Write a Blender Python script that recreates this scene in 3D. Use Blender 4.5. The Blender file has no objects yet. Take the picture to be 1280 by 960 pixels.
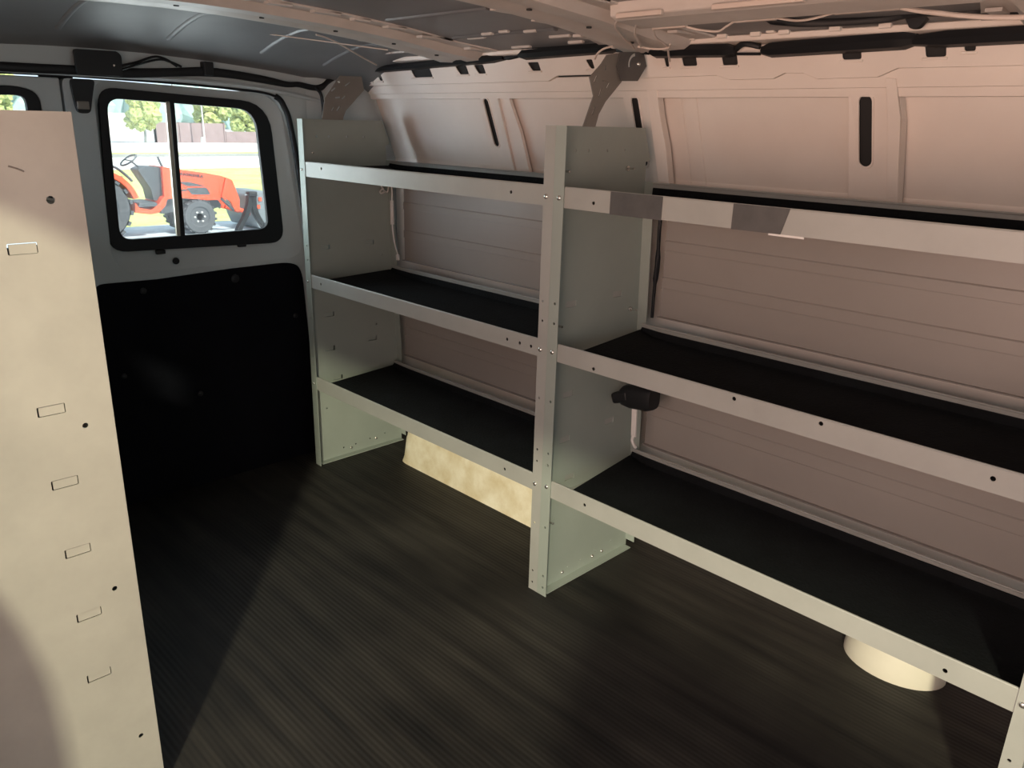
import bpy, bmesh, math, random
from mathutils import Vector, Matrix, Euler
random.seed(7)
C = bpy.context.scene.collection
S = bpy.context.scene
PI = math.pi

# ------------------------------------------------------------------ camera, world, lights, exposure
cd = bpy.data.cameras.new('camera')
cam = bpy.data.objects.new('camera', cd)
C.objects.link(cam)
cam.location = (2.1925, -1.2677, 1.1188)
cam.rotation_euler = [math.radians(a) for a in (71.7553, -1.4912, 45.6936)]
cd.sensor_width = 36.0
cd.lens = 982.855 / 1280 * 36.0
cd.clip_start = 0.02
cd.clip_end = 600
S.camera = cam

S.view_settings.view_transform = 'Standard'
S.view_settings.look = 'None'
S.view_settings.gamma = 1.0
S.view_settings.use_curve_mapping = False
S.view_settings.exposure = 0.0
S.cycles.use_denoising = True
S.cycles.max_bounces = 10
S.cycles.diffuse_bounces = 6
S.cycles.sample_clamp_indirect = 6.0

w = bpy.data.worlds.new('sky')
S.world = w
w.use_nodes = True
bg = w.node_tree.nodes['Background']
bg.inputs['Color'].default_value = (0.70, 0.86, 1.0, 1)
bg.inputs['Strength'].default_value = 1.3


def light(name, kind, energy, color, loc, target=None, size=0.1, size_y=None, direction=None):
    l = bpy.data.lights.new(name, kind)
    l.energy = energy
    l.color = color
    o = bpy.data.objects.new(name, l)
    C.objects.link(o)
    o.location = loc
    d = Vector(direction) if direction else Vector(target) - Vector(loc)
    o.rotation_euler = d.to_track_quat('-Z', 'Y').to_euler()
    if kind == 'AREA':
        l.size = size
        if size_y:
            l.shape = 'RECTANGLE'
            l.size_y = size_y
    elif kind == 'SUN':
        l.angle = size
    return o


# high daylight sun over the lot, from the front of the van
light('sun', 'SUN', 7.0, (1.0, 0.95, 0.86), (5, 2, 12), direction=(-0.62, -0.28, -0.73), size=math.radians(0.6))
# added area lamp giving the compact low light through the side door
light('low_door_light', 'AREA', 230, (1.0, 0.94, 0.66), (3.97, -3.58, 2.55), target=(0.8, -0.3, 0.2), size=0.16)
# daylight through the open side door (sky above, warm pavement below) and through the cab
light('door_daylight', 'AREA', 31, (1.0, 0.62, 0.47), (1.95, -2.0, 0.84), target=(1.2, 0.3, 1.05), size=1.9, size_y=0.9)
light('door_pavement_bounce', 'AREA', 1.5, (1.0, 0.55, 0.42), (2.0, -1.70, 0.15), target=(1.6, 0.0, 1.3), size=1.6, size_y=0.5)
light('cab_daylight', 'AREA', 2, (0.8, 1.0, 0.9), (3.80, -0.45, 0.80), target=(1.0, 0.0, 0.6), size=1.2, size_y=0.6)
light('left_window_daylight', 'AREA', 0.85, (0.68, 0.84, 1.0), (-0.24, -0.93, 0.97), target=(0.0, 0.36, 1.14), size=0.36, size_y=0.30).data.spread = math.radians(50)
light('rear_window_daylight', 'AREA', 2.4, (0.90, 0.97, 1.0), (-0.24, -0.28, 0.98), target=(0.9, 0.25, 0.95), size=0.40, size_y=0.34)


# ------------------------------------------------------------------ materials
def mat(name, col, rough=0.5, metal=0.0, var=0.0, scale=6.0, bump=0.0, bscale=60.0, spec=0.5, stretch=None, col2=None):
    m = bpy.data.materials.new(name)
    m.use_nodes = True
    nt = m.node_tree
    b = nt.nodes['Principled BSDF']
    b.inputs['Base Color'].default_value = (*col, 1)
    b.inputs['Roughness'].default_value = rough
    b.inputs['Metallic'].default_value = metal
    b.inputs['Specular IOR Level'].default_value = spec
    if var or bump:
        tc = nt.nodes.new('ShaderNodeTexCoord')
        mp = nt.nodes.new('ShaderNodeMapping')
        nt.links.new(tc.outputs['Object'], mp.inputs[0])
        if stretch:
            mp.inputs['Scale'].default_value = stretch
    if var:
        n = nt.nodes.new('ShaderNodeTexNoise')
        n.inputs['Scale'].default_value = scale
        n.inputs['Detail'].default_value = 5
        n.inputs['Roughness'].default_value = 0.62
        nt.links.new(mp.outputs[0], n.inputs['Vector'])
        r = nt.nodes.new('ShaderNodeValToRGB')
        r.color_ramp.elements[0].position = 0.3
        r.color_ramp.elements[1].position = 0.72
        c2 = col2 or tuple(c * (1 - var) for c in col)
        r.color_ramp.elements[0].color = (*c2, 1)
        r.color_ramp.elements[1].color = (*[min(1, c * (1 + var * 0.5)) for c in col], 1)
        nt.links.new(n.outputs['Fac'], r.inputs[0])
        nt.links.new(r.outputs[0], b.inputs['Base Color'])
    if bump:
        n2 = nt.nodes.new('ShaderNodeTexNoise')
        n2.inputs['Scale'].default_value = bscale
        n2.inputs['Detail'].default_value = 3
        nt.links.new(mp.outputs[0], n2.inputs['Vector'])
        bp = nt.nodes.new('ShaderNodeBump')
        bp.inputs['Strength'].default_value = bump
        bp.inputs['Distance'].default_value = 0.01
        nt.links.new(n2.outputs['Fac'], bp.inputs['Height'])
        nt.links.new(bp.outputs[0], b.inputs['Normal'])
    return m


M = {}
M['door'] = mat('white_paint_in_shade', (0.46, 0.51, 0.52), 0.4, var=0.05, scale=4)  # the van's white paint, toned darker and cooler for shade at the rear
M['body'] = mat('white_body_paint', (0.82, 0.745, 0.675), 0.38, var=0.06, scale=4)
M['roof'] = mat('primer_roof_metal', (0.19, 0.19, 0.195), 0.38, var=0.15, scale=5, bump=0.05, bscale=8)
M['bow'] = mat('roof_bow_metal', (0.60, 0.55, 0.51), 0.42, var=0.12, scale=9)
M['steel'] = mat('grey_shelf_steel', (0.37, 0.38, 0.355), 0.42, var=0.10, scale=7, bump=0.02, bscale=200)
M['panel'] = mat('grey_end_panel_steel', (0.325, 0.37, 0.335), 0.42, var=0.08, scale=5)
M['cream'] = mat('beige_end_panel_steel', (0.36, 0.35, 0.31), 0.42, var=0.14, scale=6)
M['back'] = mat('grey_back_panel_steel', (0.32, 0.295, 0.27), 0.36, var=0.06, scale=4)
M['bracket'] = mat('dark_bracket_steel', (0.19, 0.175, 0.155), 0.45, var=0.1, scale=12)
M['tape'] = mat('dark_grey_tape', (0.088, 0.086, 0.084), 0.5, var=0.2, scale=25)
M['mat'] = mat('black_ribbed_shelf_mat', (0.007, 0.0085, 0.010), 0.8, spec=0.2, var=0.4, scale=9, bump=0.3, bscale=150)
M['rubber'] = mat('black_rubber', (0.008, 0.009, 0.011), 0.55, spec=0.3)
M['plastic'] = mat('black_plastic', (0.010, 0.011, 0.013), 0.5, spec=0.35, var=0.2, scale=12)
M['doorpanel'] = mat('black_door_trim', (0.004, 0.0045, 0.007), 0.75, spec=0.08, var=0.3, scale=10, bump=0.15, bscale=120)
M['arch'] = mat('cream_white_wheel_arch', (0.92, 0.88, 0.72), 0.4, var=0.14, scale=14, col2=(0.72, 0.62, 0.40))
M['white'] = mat('white_plastic', (0.75, 0.73, 0.70), 0.45)
M['wire'] = mat('pale_wire', (0.62, 0.53, 0.47), 0.5)
M['zinc'] = mat('zinc_bolt', (0.75, 0.74, 0.70), 0.25, metal=0.9)
M['dark'] = mat('cavity_shade_black', (0.02, 0.02, 0.02), 0.8)  # near black, stands for the shade inside slots and holes
M['alu'] = mat('window_mullion_aluminium', (0.42, 0.40, 0.34), 0.35, metal=0.5)


def floor_mat():
    m = mat('ribbed_black_floor_mat', (0.022, 0.021, 0.020), 0.55, spec=0.2)
    nt = m.node_tree
    b = nt.nodes['Principled BSDF']
    tc = nt.nodes.new('ShaderNodeTexCoord')
    mp = nt.nodes.new('ShaderNodeMapping')
    mp.inputs['Scale'].default_value = (0.7, 9, 1)
    nt.links.new(tc.outputs['Object'], mp.inputs[0])
    n = nt.nodes.new('ShaderNodeTexNoise')
    n.inputs['Scale'].default_value = 3.0
    n.inputs['Detail'].default_value = 6
    nt.links.new(mp.outputs[0], n.inputs['Vector'])
    n3 = nt.nodes.new('ShaderNodeTexNoise')
    n3.inputs['Scale'].default_value = 2.6
    n3.inputs['Detail'].default_value = 4
    nt.links.new(tc.outputs['Object'], n3.inputs['Vector'])
    mul = nt.nodes.new('ShaderNodeMath')
    mul.operation = 'MULTIPLY'
    nt.links.new(n.outputs['Fac'], mul.inputs[0])
    nt.links.new(n3.outputs['Fac'], mul.inputs[1])
    r = nt.nodes.new('ShaderNodeValToRGB')
    r.color_ramp.elements[0].position = 0.08
    r.color_ramp.elements[1].position = 0.46
    r.color_ramp.elements[0].color = (0.005, 0.005, 0.006, 1)
    r.color_ramp.elements[1].color = (0.048, 0.044, 0.038, 1)
    nt.links.new(mul.outputs[0], r.inputs[0])
    nt.links.new(r.outputs[0], b.inputs['Base Color'])
    wv = nt.nodes.new('ShaderNodeTexWave')
    wv.bands_direction = 'Y'
    wv.inputs['Scale'].default_value = 28.0
    wv.inputs['Distortion'].default_value = 0.15
    nt.links.new(tc.outputs['Object'], wv.inputs['Vector'])
    bp = nt.nodes.new('ShaderNodeBump')
    bp.inputs['Strength'].default_value = 0.2
    bp.inputs['Distance'].default_value = 0.003
    nt.links.new(wv.outputs['Fac'], bp.inputs['Height'])
    nt.links.new(bp.outputs[0], b.inputs['Normal'])
    return m


M['floor'] = floor_mat()


def glass_mat():
    m = bpy.data.materials.new('window_glass')
    m.use_nodes = True
    nt = m.node_tree
    nt.nodes.clear()
    o = nt.nodes.new('ShaderNodeOutputMaterial')
    t = nt.nodes.new('ShaderNodeBsdfTransparent')
    t.inputs[0].default_value = (0.95, 0.98, 0.97, 1)
    g = nt.nodes.new('ShaderNodeBsdfGlossy')
    g.inputs['Roughness'].default_value = 0.02
    mx = nt.nodes.new('ShaderNodeMixShader')
    mx.inputs[0].default_value = 0.05
    # a film of dust on the pane scatters the daylight
    ds = nt.nodes.new('ShaderNodeBsdfTranslucent')
    ds.inputs[0].default_value = (0.9, 0.95, 1.0, 1)
    m2 = nt.nodes.new('ShaderNodeMixShader')
    m2.inputs[0].default_value = 0.012
    nt.links.new(t.outputs[0], m2.inputs[1])
    nt.links.new(ds.outputs[0], m2.inputs[2])
    nt.links.new(m2.outputs[0], mx.inputs[1])
    nt.links.new(g.outputs[0], mx.inputs[2])
    nt.links.new(mx.outputs[0], o.inputs[0])
    return m


M['glass'] = glass_mat()


# ------------------------------------------------------------------ mesh helpers
def rrect(ca, cb, wa, wb, r, rot=0.0, n=5):
    r = min(r, wa / 2 - 1e-5, wb / 2 - 1e-5)
    pts = []
    for (sx, sy, a0) in ((1, 1, 0), (-1, 1, 90), (-1, -1, 180), (1, -1, 270)):
        for k in range(n + 1):
            a = math.radians(a0 + 90 * k / n)
            pts.append((sx * (wa / 2 - r) + r * math.cos(a), sy * (wb / 2 - r) + r * math.sin(a)))
    c, s = math.cos(rot), math.sin(rot)
    return [(ca + x * c - y * s, cb + x * s + y * c) for x, y in pts]


def circ(ca, cb, r, n=10):
    return [(ca + r * math.cos(2 * PI * k / n), cb + r * math.sin(2 * PI * k / n)) for k in range(n)]


def round_poly(pts, r, n=5):
    """round the corners of a polygon; r is a number or a list"""
    out = []
    N = len(pts)
    for i in range(N):
        p = Vector((*pts[i], 0)); a = Vector((*pts[i - 1], 0)); b = Vector((*pts[(i + 1) % N], 0))
        rr = r[i] if isinstance(r, (list, tuple)) else r
        if rr <= 0:
            out.append((p.x, p.y)); continue
        da, db = (a - p), (b - p)
        ra = min(rr, da.length * .49); rb = min(rr, db.length * .49)
        s = p + da.normalized() * ra; e = p + db.normalized() * rb
        for k in range(n + 1):
            t = k / n
            q = s * (1 - t) ** 2 + p * 2 * t * (1 - t) + e * t ** 2
            out.append((q.x, q.y))
    return out


class MB:
    def __init__(self):
        self.v = []; self.f = []

    def add(self, vs, fs):
        o = len(self.v)
        self.v += [tuple(p) for p in vs]
        self.f += [tuple(i + o for i in f) for f in fs]
        return self

    def box(self, x0, x1, y0, y1, z0, z1, mtx=None):
        vs = [(x, y, z) for x in (x0, x1) for y in (y0, y1) for z in (z0, z1)]
        if mtx:
            vs = [tuple(mtx @ Vector(p)) for p in vs]
        return self.add(vs, [(0, 1, 3, 2), (4, 6, 7, 5), (0, 4, 5, 1), (2, 3, 7, 6), (0, 2, 6, 4), (1, 5, 7, 3)])

    def plate(self, outer, holes, fn, t):
        """a sheet with holes: 2D loops (a,b), fn(a,b,d) -> xyz, thickness t"""
        bm = bmesh.new()
        loops = [outer] + list(holes)
        edges = []; idx = {}
        for lp in loops:
            vs = [bm.verts.new((a, b, 0)) for a, b in lp]
            for i in range(len(vs)):
                edges.append(bm.edges.new((vs[i], vs[(i + 1) % len(vs)])))
        bm.verts.index_update()
        bmesh.ops.triangle_fill(bm, use_beauty=True, use_dissolve=False, edges=edges, normal=(0, 0, 1))
        P = [(v.co.x, v.co.y) for v in bm.verts]
        T = [tuple(v.index for v in f.verts) for f in bm.faces]
        bm.free()
        n = len(P)
        fs = []
        for f in T:
            a, b, c = (P[i] for i in f)
            ar = (b[0] - a[0]) * (c[1] - a[1]) - (b[1] - a[1]) * (c[0] - a[0])
            g = f if ar > 0 else f[::-1]
            fs.append(g[::-1]); fs.append(tuple(i + n for i in g))
        k = 0
        for li, lp in enumerate(loops):
            m = len(lp)
            ar = sum(lp[i][0] * lp[(i + 1) % m][1] - lp[(i + 1) % m][0] * lp[i][1] for i in range(m))
            for i in range(m):
                a, b = k + i, k + (i + 1) % m
                q = (a, b, b + n, a + n)
                fs.append(q if (ar > 0) == (li == 0) else q[::-1])
            k += m
        return self.add([fn(a, b, 0) for a, b in P] + [fn(a, b, t) for a, b in P], fs)

    def sweep(self, sections, closed=True, caps=True):
        n = len(sections[0]); vs = [p for s in sections for p in s]; fs = []
        for i in range(len(sections) - 1):
            for j in range(n if closed else n - 1):
                a = i * n + j; b = i * n + (j + 1) % n
                fs.append((a, b, b + n, a + n))
        if caps and closed:
            fs.append(tuple(range(n))[::-1]); o = (len(sections) - 1) * n
            fs.append(tuple(range(o, o + n)))
        return self.add(vs, fs)

    def tube(self, path, r, n=8):
        path = [Vector(p) for p in path]
        secs = []
        prev = None
        for i, p in enumerate(path):
            d = (path[min(i + 1, len(path) - 1)] - path[max(i - 1, 0)]).normalized()
            if prev is None:
                up = Vector((0, 0, 1)) if abs(d.z) < .9 else Vector((1, 0, 0))
                a = d.cross(up).normalized()
            else:
                a = (prev - d * prev.dot(d)).normalized()
            prev = a
            b = d.cross(a)
            rr = r[i] if isinstance(r, (list, tuple)) else r
            secs.append([p + a * rr * math.cos(2 * PI * k / n) + b * rr * math.sin(2 * PI * k / n) for k in range(n)])
        return self.sweep(secs)

    def lathe(self, prof, fn, n=20):
        """prof: list of (r, h); fn(x,y,h)"""
        secs = [[fn(r * math.cos(2 * PI * k / n), r * math.sin(2 * PI * k / n), h) for k in range(n)] for r, h in prof]
        return self.sweep(secs)

    def build(self, name, m, parent=None, smooth=None, bevel=0.0, fix=True):
        me = bpy.data.meshes.new(name)
        me.from_pydata(self.v, [], self.f)
        bm = bmesh.new(); bm.from_mesh(me)
        if fix:
            bmesh.ops.recalc_face_normals(bm, faces=bm.faces)
        bm.to_mesh(me); bm.free()
        me.materials.append(m)
        o = bpy.data.objects.new(name, me)
        C.objects.link(o)
        if smooth is not None:
            me.polygons.foreach_set('use_smooth', [True] * len(me.polygons))
            me.set_sharp_from_angle(angle=math.radians(smooth))
        if bevel:
            b = o.modifiers.new('bevel', 'BEVEL'); b.width = bevel; b.segments = 2
            b.limit_method = 'ANGLE'; b.angle_limit = math.radians(40)
        if parent:
            o.parent = parent
            o.matrix_parent_inverse = Matrix.Translation(parent.location).inverted() if parent.rotation_euler == Euler() else parent.matrix_basis.inverted()
        return o


def spline(pts, n=8):
    P = [Vector(p) for p in pts]
    out = []
    for i in range(len(P) - 1):
        p0 = P[max(i - 1, 0)]; p1 = P[i]; p2 = P[i + 1]; p3 = P[min(i + 2, len(P) - 1)]
        for k in range(n):
            t = k / n
            out.append(0.5 * ((2 * p1) + (p2 - p0) * t + (2 * p0 - 5 * p1 + 4 * p2 - p3) * t * t + (3 * p1 - p0 - 3 * p2 + p3) * t ** 3))
    out.append(P[-1])
    return out


def thing(name, label, cat, loc=(0, 0, 0), group=None):
    o = bpy.data.objects.new(name, None)
    C.objects.link(o)
    o.location = loc
    o.empty_display_size = 0.1
    return tag(o, label, cat, group)


def tag(o, label, cat, group=None, kind=None):
    o['label'] = label; o['category'] = cat
    if group: o['group'] = group
    if kind: o['kind'] = kind
    return o


def struct(o, label=None):
    o['kind'] = 'structure'
    if label: o['label'] = label
    return o


# ------------------------------------------------------------------ the van: floor, walls, roof
XB, XF, YR, YL = -0.12, 3.90, 0.42, -1.42
YC = -0.51
struct(MB().box(XB, XF, YL, YR, -0.04, 0.0).build('floor', M['floor']), 'black ribbed rubber floor of the van')

CEIL = [(0.33, 1.272), (0.30, 1.290), (0.25, 1.303), (0.15, 1.314), (0.0, 1.332), (-0.2, 1.347), (-0.38, 1.355), (-0.51, 1.357)]


def zc(y):
    if y < YC: y = 2 * YC - y
    if y >= CEIL[0][0]: return CEIL[0][1]
    for (a, za), (b, zb) in zip(CEIL, CEIL[1:]):
        if b <= y <= a:
            return zb + (za - zb) * (y - b) / (a - b)
    return CEIL[-1][1]


NY = 44
ys = [0.33 + (2 * YC - 0.33 - 0.33) * i / NY for i in range(NY + 1)]
mb = MB()
secs = []
NX = 60
for j in range(NX + 1):
    x = XB - 0.03 + (XF - XB + 0.06) * j / NX
    # the sheet dips towards its rear edge
    dz = -0.080 * max(0, (0.22 - x) / 0.34) ** 1.6
    secs.append([(x, y, zc(y) + dz) for y in ys] + [(x, y, zc(y) + dz + 0.02) for y in reversed(ys)])
mb.sweep(secs)
for y in (-.86, -.62, -.36, -.10, .10):       # rolled beads along the roof
    for xa, xb in ((-.02, .27), (.58, .92), (1.24, 1.72), (2.05, 3.0)):
        pr = [(-.010, .004), (-.006, -.0035), (0, -.005), (.006, -.0035), (.010, .004)]
        xs = [xa + (xb - xa) * k / 8 for k in range(9)]
        mb.sweep([[(x, y + a, zc(y + a) + b - 0.080 * max(0, (0.22 - x) / 0.34) ** 1.6) for a, b in pr] for x in xs])
struct(mb.build('ceiling', M['roof'], smooth=50), 'bare grey metal roof skin of the van')


def bow(x0, wdt, label, seed):
    rnd = random.Random(seed)
    mb = MB()
    prof = [(0.0, -.004), (.045 * wdt / .25, -.005), (.06 * wdt / .25, -.022), (.10 * wdt / .25, -.024), (.115 * wdt / .25, -.019), (.135 * wdt / .25, -.019), (.15 * wdt / .25, -.024),
            (.19 * wdt / .25, -.022), (.205 * wdt / .25, -.005), (wdt, -.004), (wdt, .004), (0, .004)]
    yy = [0.262 + (2 * YC - 0.524) * i / 50 for i in range(51)]
    secs = []
    for y in yy:
        e = max(0, (y - 0.14) / 0.12)
        k = 1 + 0.25 * e
        secs.append([(x0 + wdt / 2 + (px - wdt / 2) * k, y, zc(y) + pz) for px, pz in prof])
    mb.sweep(secs)
    # pressed tabs along both edges
    for side in (-1, 1):
        y = 0.22
        while y > -1.0:
            L = rnd.uniform(0.04, 0.10)
            px = x0 + (0.012 if side < 0 else wdt - 0.012)
            mb.box(px - .012, px + .012, y - L, y, zc(y - L / 2) - .0085, zc(y - L / 2) - .003)
            y -= L + rnd.uniform(0.02, 0.09)
    # dark bolt holes
    o = struct(mb.build('roof_bow_beam', M['bow'], smooth=40), label)
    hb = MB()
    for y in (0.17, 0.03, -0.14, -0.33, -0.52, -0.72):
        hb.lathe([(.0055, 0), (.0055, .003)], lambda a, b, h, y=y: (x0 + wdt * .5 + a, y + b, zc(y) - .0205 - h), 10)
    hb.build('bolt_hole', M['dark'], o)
    return o


bow(0.30, 0.25, 'rearmost roof bow crossing the ceiling in front of the back doors', 1)
bow(0.95, 0.25, 'second roof bow, above the joint of the two shelf units', 2)
bow(1.75, 0.25, 'third roof bow at the top edge of the picture', 3)

# pressed strengthening tabs of the roof between the bows, near the side rail
mb = MB()
rnd = random.Random(5)
for (xa, xb) in ((-0.02, 0.27), (0.60, 0.92)):
    for k in range(8):
        x = rnd.uniform(xa, xb - .06); y = rnd.uniform(0.06, 0.24); L = rnd.uniform(.03, .08)
        mb.box(x, x + L, y - .006, y + .006, zc(y) - .005, zc(y) + .004)
struct(mb.build('ceiling_reinforcement', M['bow'], bevel=.003), 'pressed reinforcing tabs on the roof skin')

# side rail that the roof rests on, with the lengthwise stringer
mb = MB()
secs = []
for x in (XB, 0.5, 0.9, 1.3, XF):
    secs.append([(x, .335, 1.262), (x, .335, 1.300), (x, .262, 1.306), (x, .246, 1.300), (x, .250, 1.290), (x, .288, 1.284)])
mb.sweep(secs)
for x in [1.16, 1.235, 1.31, 1.37, 1.47, 1.56]:
    mb.box(x, x + .022, .240, .258, 1.296, 1.311)
mb.box(1.345, 1.363, .238, .256, 1.30, 1.328)
struct(mb.build('trim_1', M['body'], bevel=.002), 'roof side rail along the shelved wall')
mb = MB()
secs = [[(x, .075, 1.340), (x, .070, 1.304), (x, .055, 1.300), (x, -.02, 1.306), (x, -.035, 1.312), (x, -.04, 1.345)] for x in (1.18, 1.5, 1.78)]
mb.sweep(secs)
secs = [[(x, .075, 1.340), (x, .070, 1.304), (x, .055, 1.300), (x, -.02, 1.306), (x, -.035, 1.312), (x, -.04, 1.345)] for x in (1.98, 2.4, XF)]
mb.sweep(secs)
struct(mb.build('ceiling_stringer_beam', M['bow'], bevel=.003), 'lengthwise stringer under the roof skin')

# --- shelved side wall: skin, inner pillars and header
SL = 0.40


def wy(z, off=0.0):               # the upper wall leans inwards
    return 0.40 + off - SL * (z - 1.0) if z > 1.0 else 0.40 + off


mb = MB()
secs = [[(x, wy(z, .028), z) for z in (0, .5, 1.0, 1.1, 1.2, 1.30)] + [(x, wy(z, .045), z) for z in (1.30, 1.2, 1.1, 1.0, .5, 0)] for x in (XB - .02, XF)]
mb.sweep(secs)
# shallow pressed joints in the skin
for x in (1.085, 1.125):
    mb.sweep([[(x, wy(z, .0265), z), (x + .003, wy(z, .0265), z), (x + .003, wy(z, .03), z), (x, wy(z, .03), z)] for z in (.96, 1.0, 1.1, 1.19)])
struct(mb.build('wall_right', M['body']), 'white painted inner side wall behind the shelving')


def wall_fn(off):
    return lambda a, b, d: (a, wy(b, off) + d, b)


def pillar(pts, slot, label, extra=None):
    mb = MB()
    mb.plate(pts, [slot] if slot else [], wall_fn(0.0), .003)
    # returned edge flanges
    lo = [p for p in pts]
    n = len(lo)
    for i in range(n):
        a, b = lo[i], lo[(i + 1) % n]
        if abs(a[1] - b[1]) < .03: continue
        secs = [[(p[0], wy(p[1]), p[1]), (p[0], wy(p[1], .027), p[1]), (p[0] + .002, wy(p[1], .027), p[1]), (p[0] + .002, wy(p[1]), p[1])] for p in (a, b)]
        mb.sweep(secs)
    if slot:     # raised rim round the slot
        c = (sum(p[0] for p in slot) / len(slot), sum(p[1] for p in slot) / len(slot))
        out = [(c[0] + (p[0] - c[0]) * 1.28, c[1] + (p[1] - c[1]) * 1.07) for p in slot]
        mb.plate(out, [slot], wall_fn(-.0025), .004)
    if extra: extra(mb)
    o = struct(mb.build('pillar', M['body'], bevel=.0015), label)
    if slot:     # black plate standing in for the shade inside the hollow pillar
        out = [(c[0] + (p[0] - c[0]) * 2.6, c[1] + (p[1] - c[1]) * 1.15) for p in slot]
        MB().plate(out, [], wall_fn(.007), .004).build('slot_shade', M['dark'], o)
    return o


def ext1(mb):
    mb.plate([(.502, 1.216), (.538, 1.205), (.540, 1.17), (.551, 1.10), (.557, .98), (.502, .98)], [], wall_fn(.008), .012)


def ext2(mb):
    mb.plate([(1.016, 1.216), (1.045, 1.211), (1.043, 1.15), (1.047, 1.08), (1.047, .98), (1.016, .98)], [], wall_fn(-.004), .022)


def ext3(mb):
    mb.plate([(1.562, 1.219), (1.58, 1.217), (1.590, 1.15), (1.588, 1.0), (1.566, 1.0), (1.566, 1.15)], [], wall_fn(-.008), .004)


def slot_loop(x0, z0, x1, z1, wdt):
    ang = math.atan2(z1 - z0, x1 - x0)
    L = math.hypot(x1 - x0, z1 - z0)
    return rrect((x0 + x1) / 2, (z0 + z1) / 2, L, wdt, wdt / 2, ang, 6)


pillar([(.432, 1.219), (.500, 1.216), (.502, .98), (.404, .98)], slot_loop(.450, 1.187, .450, 1.058, .021), 'wall pillar with a slot, between the two brackets', ext1)
pillar([(.937, 1.218), (1.014, 1.217), (1.016, .98), (.953, .98), (.947, 1.1)], slot_loop(.974, 1.190, .974, 1.03, .021), 'wall pillar behind the middle of the shelving', ext2)
pillar([(1.489, 1.221), (1.580, 1.216), (1.588, 1.146), (1.586, .98), (1.489, .98)], slot_loop(1.522, 1.190, 1.522, 1.058, .025), 'wall pillar with a tall slot above the right shelf unit', ext3)

# band under the header and the header itself
mb = MB()
secs = [[(x, wy(1.187, -.002), 1.187), (x, wy(1.202, -.002), 1.202), (x, wy(1.203, -.005), 1.203), (x, wy(1.235, -.005), 1.235), (x, wy(1.235, .02), 1.235), (x, wy(1.187, .02), 1.187)] for x in (XB, XF)]
mb.sweep(secs)
struct(mb.build('trim_2', M['body']), 'flat band under the roof header')
low = [(-.11, 1.226), (.542, 1.227), (.719, 1.227), (.755, 1.239), (.862, 1.239), (.90, 1.228), (1.21, 1.230), (1.24, 1.221), (1.34, 1.221), (1.366, 1.231), (1.405, 1.230), (1.433, 1.219), (1.549, 1.220), (1.585, 1.234), (1.90, 1.232), (XF, 1.232)]
outer = low + [(XF, 1.283), (1.5, 1.283), (.5, 1.287), (-.11, 1.278)]
holes = []


def hole(x0, x1, zb, zt=1.272, lean=.012):
    holes.append(round_poly([(x0, zt), (x0 + lean, zb), (x1, zb), (x1 - lean * .3, zt)], .004, 3))


for h in ((-.068, -.046, 1.239), (-.018, .010, 1.240), (.165, .262, 1.246), (.374, .424, 1.250), (.452, .494, 1.250), (.660, .702, 1.252), (.856, .880, 1.252)):
    hole(*h)
for h in ((1.082, 1.094, 1.250), (1.128, 1.166, 1.250), (1.226, 1.264, 1.249), (1.482, 1.520, 1.251), (1.630, 1.666, 1.250), (1.692, 1.712, 1.257), (1.86, 1.90, 1.252)):
    hole(h[0], h[1], h[2], 1.272, .003)
mb = MB()
mb.plate(outer, holes, lambda a, b, d: (a, wy(b, -.014) + d, b), .003)
# the header folds back to the wall along its lower edge
mb.sweep([[(x, wy(z, -.014), z), (x, wy(z, .006), z), (x, wy(z, .006), z + .002), (x, wy(z, -.014), z + .002)] for x, z in low])
# pale folded lips under the holes
for h in holes:
    xs = [p[0] for p in h]; zb = min(p[1] for p in h)
    mb.box(min(xs) - .003, max(xs) + .003, wy(zb, -.0165), wy(zb, -.012), zb - .005, zb - .001)
hd = struct(mb.build('trim_3', M['body'], bevel=.001), 'punched roof header above the shelving')
MB().plate([(-.10, 1.237), (3.8, 1.237), (3.8, 1.280), (-.10, 1.276)], [], lambda a, b, d: (a, wy(b, -.007) + d, b), .006).build('header_hole_shade', M['dark'], hd)  # black backing put in for the shade behind the punched holes

# near wall with the open side door, front wall, and back wall frame
mb = MB()
rear_edge = round_poly([(XB - .02, -.04), (1.432, -.04), (1.432, .62), (1.383, .74), (1.06, 1.12), (1.06, 1.272), (3.10, 1.272), (3.72, 1.272), (3.72, 1.04), (3.10, 1.04), (2.30, 1.04), (2.30, -.04), (XF, -.04), (XF, 1.42), (XB - .02, 1.42)],  # unseen lower bulge and high sill shaped to cast shadows on panel and floor
                       [0, 0, .10, .06, .05, .02, .0, .08, .08, 0, .08, 0, 0, 0, 0], 5)
mb.plate(rear_edge, [], lambda a, b, d: (a, YL - d, b), .05)
struct(mb.build('wall_left', M['body']), 'near side wall with the open sliding door')
struct(MB().plate([(YL, 0), (.42, 0), (.42, 1.0), (.32, 1.30), (YL, 1.30)], [rrect(-.5, .80, 1.5, .66, .1)], lambda a, b, d: (XF + d, a, b), .03).build('wall_front', M['body']), 'bulkhead behind the cab')
DO = round_poly([(-1.26, -.02), (.085, -.02), (.072, .60), (.062, .82), (.035, 1.07), (.018, 1.145), (-.03, 1.186), (-.2, 1.200), (-.46, 1.208), (-.75, 1.207), (-1.10, 1.195), (-1.24, 1.12)], .02, 3)
bw = [(YL, -.04), (.43, -.04), (.43, 1.0), (.385, 1.12), (.36, 1.30), (.2, 1.325), (-.05, 1.35), (-.45, 1.37), (-.72, 1.37), (-1.1, 1.345), (YL, 1.32)]
mb = MB().plate(bw, [DO], lambda a, b, d: (XB - d, a, b), .05)
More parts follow.
